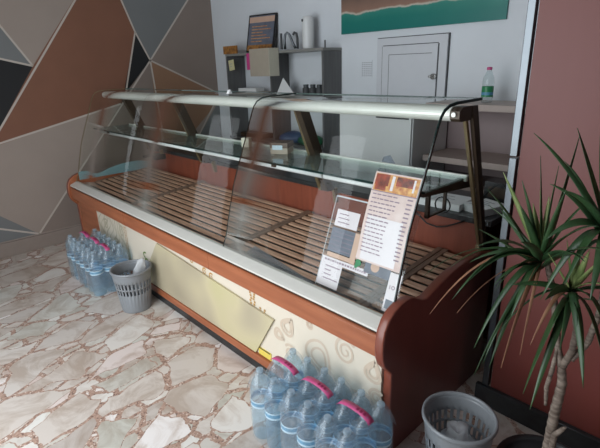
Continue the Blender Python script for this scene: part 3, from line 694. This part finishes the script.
# ================================================================== MENUS BEHIND THE GLASS
def glass_y(z):
    for (y0, z0), (y1, z1) in zip(gp, gp[1:]):
        if z0 <= z <= z1: return y0+(y1-y0)*(z-z0)/(z1-z0)
    return 1.3
mn = empty('printed_menu', (-.875, 1.2, .69), 'pinkish printed menu sheet with food photos on top taped inside the curved glass', 'menu')
mx0, mx1, mz0, mz1 = -.972, -.7835, .690, .992
def sheet(mb_mat, fx0, fx1, fz0, fz1, off, mb):
    x0 = mx0+(mx1-mx0)*fx0; x1 = mx0+(mx1-mx0)*fx1; n = 5; P = []
    for i in range(n+1):
        z = mz0+(mz1-mz0)*(fz0+(fz1-fz0)*i/n); y = glass_y(z)+.010-off; P += [(x0, y, z), (x1, y, z)]
    mb.use(mb_mat).add(P, [(2*i, 2*i+1, 2*i+3, 2*i+2) for i in range(n)])
s = MB('menu_bg'); sheet('menu_bg', 0, 1, 0, 1, 0, s)
sheet('menu_white', .08, .86, .02, .52, .0005, s)
sheet('menu_food2', .03, .97, .80, .985, .0005, s)
for a, b, c, d in ((.04, .34, .86, .98), (.06, .3, .81, .87), (.50, .86, .88, .975)): sheet('menu_food', a, b, c, d, .0009, s)
sheet('menu_white', .40, .46, .82, .975, .0011, s); sheet('menu_white', .86, .90, .84, .97, .0011, s)
sheet('menu_text', .0, 1, .79, .80, .0009, s)
rnd = random.Random(5)
for k in range(15):
    z = .755-k*.046; q = .06
    while q < (.62 if k < 4 else .5):
        L_ = rnd.uniform(.04, .11); sheet('menu_text', q, q+L_, z, z+.013, .0012, s); q += L_+.02
    sheet('menu_text', .82, .93, z, z+.016, .0012, s)
o = s.build('menu_sheet', mn, fix=False); o.location = (.875, -1.2, -.69)
# clear price sheet leaning inside
ps = empty('price_sheet', (-.97, 1.2, .52), 'clear acrylic price sheet with white and slate printed blocks leaning inside the glass', 'price sheet')
x0s, x1s, ya, za, yb, zb = -1.180, -.800, 1.165, .520, 1.300, .862
def sp(u, v, off=0): return (x0s+(x1s-x0s)*u, ya+(yb-ya)*v-off*.93, za+(zb-za)*v+off*.37)
def blk(mb, m, u0, u1, v0, v1, off): mb.use(m).add([sp(u0, v0, off), sp(u1, v0, off), sp(u1, v1, off), sp(u0, v1, off)], [(0, 1, 2, 3)])
a_ = MB('acrylic').hexa([sp(0, 0), sp(1, 0), sp(1, 0, -.003), sp(0, 0, -.003), sp(0, 1), sp(1, 1), sp(1, 1, -.003), sp(0, 1, -.003)])
for u0, u1, v0, v1 in ((0, .008, 0, 1), (0, 1, .985, 1)): blk(a_, 'acrylic_e', u0, u1, v0, v1, .0006)
o = a_.build('clear_sheet', ps, fix=False); o.location = (.97, -1.2, -.52)
b_ = MB('menu_white')
blk(b_, 'menu_white', .06, .36, .68, .86, .0008); blk(b_, 'menu_slate', .05, .36, .40, .66, .0008)
blk(b_, 'menu_tan', .36, .43, .34, .66, .0008); blk(b_, 'menu_tan', .06, .36, .345, .39, .0008); blk(b_, 'menu_white', .43, .62, .42, .80, .0008)
blk(b_, 'menu_white', .01, .30, .02, .335, .0008); blk(b_, 'menu_white', .30, .62, .275, .335, .0008)
blk(b_, 'menu_slate', .56, .86, .31, .47, .0010); blk(b_, 'menu_tan', .62, .95, .48, .60, .0008)
blk(b_, 'menu_white', .86, .99, .02, .40, .0008); blk(b_, 'menu_slate', .88, .97, .05, .14, .0012)
b_.use('menu_tan').add([sp(.68+.05*math.cos(t), .39+.05*math.sin(t), .0014) for t in [i*PI/8 for i in range(16)]], [tuple(range(16))])
b_.use('menu_green').add([sp(.47+.035*math.cos(t)*(1+.3*math.cos(3*t)), .37+.05*math.sin(t)*(1+.3*math.sin(2*t)), .0014) for t in [i*PI/8 for i in range(16)]], [tuple(range(16))])
for k in range(5): blk(b_, 'menu_text', .07, .35, .43+k*.046, .4345+k*.046, .0014)
q = .05
while q < .58: L_ = rnd.uniform(.012, .03); blk(b_, 'menu_text', q, q+L_, .295, .315, .0014); q += L_+.012
for k in range(4): blk(b_, 'menu_text', .08, .08+rnd.uniform(.08, .2), .10+k*.045, .112+k*.045, .0014)
for k in range(3): blk(b_, 'menu_text', .10, .10+rnd.uniform(.1, .2), .72+k*.045, .73+k*.045, .0014)
blk(b_, 'menu_text', .885, .893, .24, .28, .0014)
b_.add([sp(.925+.02*math.cos(t)*q_, .26+.02*math.sin(t)*q_, .0014) for q_ in (1, .6) for t in [i*PI/6 for i in range(12)]], [(i, (i+1) % 12, 12+(i+1) % 12, 12+i) for i in range(12)])
o = b_.build('printed_blocks', ps, fix=False); o.location = (.97, -1.2, -.52)
# bluish sheet added on the rack to imitate a reflection in the glass
fs = MB('bag_reflection_film'); P = []
for x, y in ((-1.66, 1.165), (-1.18, 1.150), (-1.19, 1.17), (-1.68, 1.25)): P.append((x, y, deckz(y)+.0305))
P2 = [(x, y, z+.002) for x, y, z in P]
fs.hexa(P+P2); tag(fs.build('reflection_sheet'), 'bluish see-through sheet beside the price sheet, imitating a reflection in the glass', 'imitated reflection')

# ================================================================== ON THE GLASS SHELF
c = MB('carton').box((-.045, -.045, 0), (.045, .045, .055)); c.use('bronze_d').box((-.046, -.047, .030), (.046, .046, .056)); c.use('lab_w').box((-.034, -.0485, .022), (.020, -.0474, .044))
o = c.build('carton', bevel=.001); o.location = (-1.735, 1.50, .941); o.rotation_euler = (0, 0, .5); tag(o, 'small brown carton with white label on the glass shelf', 'carton')
o = MB('carton_s').box((-.022, -.02, 0), (.022, .02, .05)).build('carton', bevel=.001); o.location = (-2.03, 1.50, .941); o.rotation_euler = (0, 0, .5); tag(o, 'small cream box on the glass shelf, left of the labelled carton', 'carton')
o = MB('paper').hexa([(-.012, -.01, 0), (.012, -.01, 0), (.012, .012, 0), (-.012, .012, 0), (-.008, 0, .018), (.010, 0, .016), (.008, .008, .02), (-.006, .006, .022)]).build('paper_tag'); o.location = (-2.06, 1.43, 1.2250); tag(o, 'tiny crumpled white paper tag on top of the curved glass', 'paper tag')

# ================================================================== WORKTOP CLUTTER
WT = .7355
def paper(x, y, z, w_, d_, rz, label, m='paper', th=.03):
    b = MB(m).box((-w_/2, -d_/2, 0), (w_/2, d_/2, th)); b.use('papert')
    for k in range(5): b.box((-w_*.38, -d_*.35+k*d_*.14, th), (w_*(.1+.25*((k*7) % 3)/3), -d_*.35+k*d_*.14+.006, th+.0005))
    o = b.build('paper_stack'); o.location = (x, y, z); o.rotation_euler = (0, 0, rz); return tag(o, label, 'papers')
paper(-1.02, 1.84, WT, .23, .15, .05, 'white papers on the worktop behind the right support post')
paper(-.83, 1.86, WT, .12, .14, -.3, 'white papers on worktop, nearest the chrome post')
o = MB('white').box((-.08, -.06, 0), (.08, .06, .035)).use('line').box((-.06, -.0615, .012), (.05, -.0602, .022)).build('card_terminal', bevel=.004); o.location = (-1.20, 1.93, WT); tag(o, 'small white device with dark slot on the worktop', 'device')
def cable(pts, r, label):
    cu = []
    P = [Vector(p) for p in pts]
    for i in range(len(P)-1):
        a, b, c_, d_ = P[max(i-1, 0)], P[i], P[i+1], P[min(i+2, len(P)-1)]
        for k in range(6):
            t = k/6; cu.append(.5*((2*b)+(c_-a)*t+(2*a-5*b+4*c_-d_)*t*t+(3*b-a-3*c_+d_)*t**3))
    cu.append(P[-1]); tag(MB('black').tube(cu, r, 6).build('cable'), label, 'cable')
cable([(-.90, 1.955, WT+.005), (-.86, 1.95, .80), (-.81, 1.95, .84), (-.775, 1.95, .80), (-.765, 1.94, WT+.005)], .0045, 'thick black cable coiled on the worktop beside the chrome post')
o = MB('black').box((-.07, -.05, 0), (.07, .05, .09)).use('bronze_d').box((-.05, -.0515, .02), (.05, -.0502, .07)).build('power_box', bevel=.006); o.location = (-.84, 2.06, WT); tag(o, 'black box standing on the worktop near the chrome post', 'box')
# folded clear film bag
b = MB('bag_reflection_film').hexa([(-.10, -.03, 0), (.10, -.03, 0), (.08, .03, 0), (-.08, .03, 0), (-.05, -.01, .14), (-.02, -.01, .15), (-.02, .01, .15), (-.05, .01, .14)])
o = b.build('plastic_bag'); o.location = (-1.42, 2.0, WT); tag(o, 'clear plastic bag standing on the worktop behind the shelf', 'plastic bag')

# ================================================================== BACK WALL: GREY SHELVING
YF = 2.47
su = empty('grey_shelving', (-2.96, 2.67, 0), 'grey wood shelving with two open tiers against the white wall', 'shelving')
def sh(mb, name, bevel=.002): o = mb.build(name, bevel=bevel); o.parent = su; o.location = (2.96, -2.67, 0)
sh(MB('greytop').box((-3.57, YF, 1.452), (-2.372, 2.668, 1.47)), 'shelf')
sh(MB('greytop').box((-3.57, YF, 1.120), (-2.372, 2.668, 1.138)), 'shelf')
sh(MB('greyshelf').box((-3.57, YF-.02, .742), (-2.372, 2.668, .762)), 'shelf')
for x in (-3.57, -2.97, -2.39):
    sh(MB('greyshelf').box((x, YF+.002, 1.1385), (x+.018, 2.667, 1.4515)), 'side_panel')
    sh(MB('greyshelf').box((x, YF+.002, .7625), (x+.018, 2.667, 1.1195)), 'side_panel')
    sh(MB('greyshelf').box((x, YF+.002, .0), (x+.018, 2.667, .7415)), 'side_panel')
TS = 1.4705
# picture leaning
p = MB('black').box((-.145, -.008, 0), (.145, .008, .30)).use('menu_slate').box((-.132, -.0095, .012), (.132, -.0082, .288))
p.use('orange').box((-.132, -.0105, .012), (.132, -.0096, .055)); p.use('menu_tan').box((-.132, -.0105, .235), (.132, -.0096, .280))
p.use('menu_food2')
for k in range(6): p.box((-.10, -.0112, .08+k*.024), (.02+.08*((k*5) % 3)/2, -.0106, .086+k*.024))
o = p.build('framed_board'); o.location = (-3.185, 2.555, TS+.004); o.rotation_euler = (math.radians(-14), 0, math.radians(12)); tag(o, 'dark framed menu board leaning on the top grey shelf', 'framed board')
# N shaped metal ornament
n_ = MB('chrome').tube([(-.05, 0, 0), (-.052, 0, .06), (-.045, 0, .105), (-.03, 0, .118), (-.012, 0, .105), (.02, 0, .03), (.036, 0, .004)], .010, 8, flat=1)
n_.use('line').tube([(.052, 0, 0), (.052, 0, .075), (.045, 0, .11), (.03, 0, .118), (.018, 0, .10)], .010, 8); n_.use('line').box((-.085, -.012, 0), (-.072, .012, .115))
o = n_.build('metal_ornament'); o.location = (-2.80, 2.56, TS+.009); o.rotation_euler = (0, 0, .55); tag(o, 'curved silver and black metal ornament beside the white bottle', 'ornament')
th = empty('thermos_bottle', (-2.61, 2.56, TS), 'tall white thermos bottle on the top grey shelf', 'bottle')
MB('white').lathe([(.0, .0), (.041, .0), (.044, .006), (.044, .19), (.041, .212), (.032, .226), (.0, .23)], 24).build('body', th)
MB('line').box((-.022, -.046, .188), (-.004, -.0395, .206)).build('button', th, bevel=.003)
o = MB('carton').box((-.095, -.05, 0), (.145, .05, .205)).use('carton_s').box((.1452, -.05, 0), (.1475, .05, .205)).build('hanging_box', bevel=.002); o.location = (-2.99, 2.415, 1.285); tag(o, 'beige box front hanging over the grey shelf edge, right of the magenta card', 'box')
o = MB('pinkcard').box((-.048, -.002, 0), (.048, .002, .13)).build('card', bevel=.0005); o.location = (-3.205, YF-.006, 1.335); tag(o, 'magenta card on the grey shelf, left of the beige box', 'card')
o = MB('note').box((-.038, -.002, 0), (.038, .002, .085)).use('papert').box((-.022, -.0026, .05), (.015, -.0021, .056)).box((-.022, -.0026, .03), (.008, -.0021, .036)).build('note', bevel=.0005); o.location = (-3.47, YF-.006, 1.335); o.rotation_euler = (0, -.12, 0); tag(o, 'pale yellow handwritten note on the left grey shelf panel', 'note')
o = MB('orange').box((-.10, -.006, 0), (.10, .006, .065)).build('picture_strip', bevel=.001); o.location = (-3.50, 2.48, TS); tag(o, 'small orange and brown picture strip on the left end of top shelf', 'picture')
o = MB('greyshelf').box((-.004, -.004, 0), (.004, .004, .05)).build('peg'); o.location = (-2.38, 2.50, TS); tag(o, 'thin dark peg on the right end of the top grey shelf', 'peg')
# middle tier
T2 = 1.1385
for k, (x, lab) in enumerate(((-2.635, 'left'), (-2.56, 'middle'), (-2.49, 'right'))):
    j = MB('line').lathe([(.0, 0), (.026, 0), (.028, .004), (.028, .05), (.018, .058), (.018, .065)], 14).use('chrome').lathe([(.020, .062), (.021, .078), (.0, .079)], 14)
    o = j.build('spice_jar'); o.location = (x, 2.55, T2); tag(o, 'small dark jar with silver lid on the middle grey shelf, %s of the three' % lab, 'jar', 'dark jars on the middle grey shelf')
o = MB('paper').prism([(-.10, 0), (.12, 0), (-.01, .13)], -.002, .002, 'y').build('folded_card'); o.location = (-2.83, 2.50, T2); tag(o, 'white triangular folded card on the middle grey shelf', 'card')
o = MB('carton').box((-.18, -.05, 0), (.18, .05, .018)).use('paper').box((-.15, -.05, .0182), (.10, .04, .045)).build('paper_stack'); o.location = (-3.30, 2.55, T2); tag(o, 'loose papers lying on the middle grey shelf, far left', 'papers')
T3 = .7625
o = MB('navy').lathe([(.0, 0), (.09, .0), (.11, .03), (.10, .06), (.04, .085), (.0, .09)], 14, wob=lambda a, z: 1+.18*math.sin(3*a+1)).build('folded_bag'); o.location = (-2.80, 2.55, T3+.0); tag(o, 'dark blue folded bag on the lower grey shelf', 'bag')
o = MB('greenp').lathe([(.0, 0), (.08, .0), (.10, .02), (.09, .05), (.05, .07), (.0, .075)], 14, wob=lambda a, z: 1+.2*math.sin(4*a)).build('folded_bag'); o.location = (-2.58, 2.54, T3); tag(o, 'green crumpled bag on the lower grey shelf', 'bag')
o = MB('bronze_d').box((-.16, -.06, 0), (.16, .06, .04)).build('tray', bevel=.003); o.location = (-3.28, 2.54, T3); tag(o, 'brown flat tray on the lower grey shelf, far left', 'tray')

# ================================================================== BACK WALL: CABINET, HATCH, PRINTS
wc = empty('white_cabinet', (-1.72, 2.45, 0), 'white cabinet with a dark recessed slot handle behind the display counter', 'cabinet')
def cb(mb, name, **k): o = mb.build(name, wc, **k); o.location = (1.72, -2.45, 0)
cb(MB('white').box((-2.02, 2.26, .02), (-1.47, 2.64, 1.085)), 'body', bevel=.004)
cb(MB('white').box((-2.015, 2.245, .06), (-1.475, 2.2595, 1.07)), 'door', bevel=.003)
cb(MB('line').box((-1.72, 2.240, 1.045), (-1.49, 2.2445, 1.060)), 'handle', bevel=.001)
hd = struct(MB('offw').box((-2.035, YB-.022, 1.0), (-1.512, YB-.001, 1.508)).build('door_1', bevel=.002))
def hp(mb, name): o = mb.build(name, hd, bevel=.001); return o
hp(MB('line').box((-2.040, YB-.012, .99), (-1.507, YB-.0005, 1.5125)), 'door_gap')
lf_ = hp(MB('offw').box((-1.985, YB-.030, 1.02), (-1.572, YB-.0225, 1.458)), 'door_leaf')
d_ = MB('line').box((-1.572, YB-.0245, 1.02), (-1.566, YB-.0222, 1.458)).box((-1.992, YB-.0235, 1.02), (-1.986, YB-.0222, 1.458)).box((-1.985, YB-.0235, 1.459), (-1.572, YB-.0222, 1.463))
for a, b in (((-1.932, 1.04), (-1.929, 1.405)), ((-1.932, 1.402), (-1.61, 1.405))): d_.box((a[0], YB-.0308, a[1]), (b[0], YB-.0302, b[1]))
hp(d_, 'leaf_gap')
hp(MB('knob').tube([(-1.585, YB-.030, 1.265), (-1.585, YB-.050, 1.265)], .018, 16).tube([(-1.60, YB-.044, 1.265), (-1.615, YB-.046, 1.265)], .008, 8), 'door_knob')
nt_ = MB('white_wall').box((-2.19, YB-.003, 1.262), (-2.088, YB-.0005, 1.375)); nt_.use('papert')
for r_ in range(8):
    for c_ in range(5): nt_.box((-2.18+c_*.019, YB-.0036, 1.270+r_*.0125), (-2.168+c_*.019, YB-.0031, 1.275+r_*.0125))
tag(nt_.build('wall_notice'), 'small printed notice on the white wall left of the hatch door', 'notice')
ps_ = MB('beach').box((-.60, -.014, 0), (.585, 0, .75)); o = ps_.build('beach_print'); o.location = (-1.765, YB-.001, 1.557); tag(o, 'wide print of teal sea and sandy shore high on the white wall', 'wall print')
# taupe shelves right of the cabinet
for z, lab, m_ in ((1.118, 'upper taupe wall shelf holding a clear bottle, left of the chrome post', 'shelfboard'), (.820, 'lower taupe wall shelf behind the right support post', 'shelfboard')):
    tag(MB(m_).box((-1.46, 2.36, z-.020), (-.45, YB-.013, z+.014)).build('wall_shelf', bevel=.002), lab, 'shelf')
o = MB('brown_dark').box((-1.44, 2.38, .0), (-.45, 2.62, .70)).use('shelfboard').box((-1.40, 2.3785, .02), (-.95, 2.3795, .68)).build('base_cupboard', bevel=.003); tag(o, 'dark brown low cupboard below the taupe wall shelves', 'cupboard')
wb = empty('water_bottle', (-1.17, 2.50, 1.1325), 'clear plastic water bottle with green label on the upper taupe shelf', 'bottle')
MB('pet_clear').lathe([(.0, .0), (.026, .0), (.030, .005), (.030, .11), (.027, .13), (.014, .160), (.0115, .175)], 18).build('body', wb)
MB('pink').lathe([(.0125, .168), (.0135, .169), (.0135, .183), (.0, .184)], 14).build('cap', wb)
MB('menu_green').lathe([(.0306, .03), (.0306, .085)], 18).use('lab_b').lathe([(.0307, .04), (.0307, .055)], 18).build('label', wb, fix=False)
# counter wiring hanging over the worktop edge
cb_ = MB('black'); pts_ = [(-1.10, 1.738, .712), (-1.07, 1.735, .69), (-1.03, 1.732, .665), (-.98, 1.732, .660), (-.93, 1.732, .675), (-.89, 1.735, .695), (-.86, 1.738, .712)]
part(cb_.tube(pts_, .0035, 6), 'cable')
lp_ = [(XJ-.16+.035*math.cos(a), 1.70, .775+.035*math.sin(a)) for a in [i*PI/7 for i in range(15)]]
part(MB('black').tube(lp_, .003, 6), 'cable')
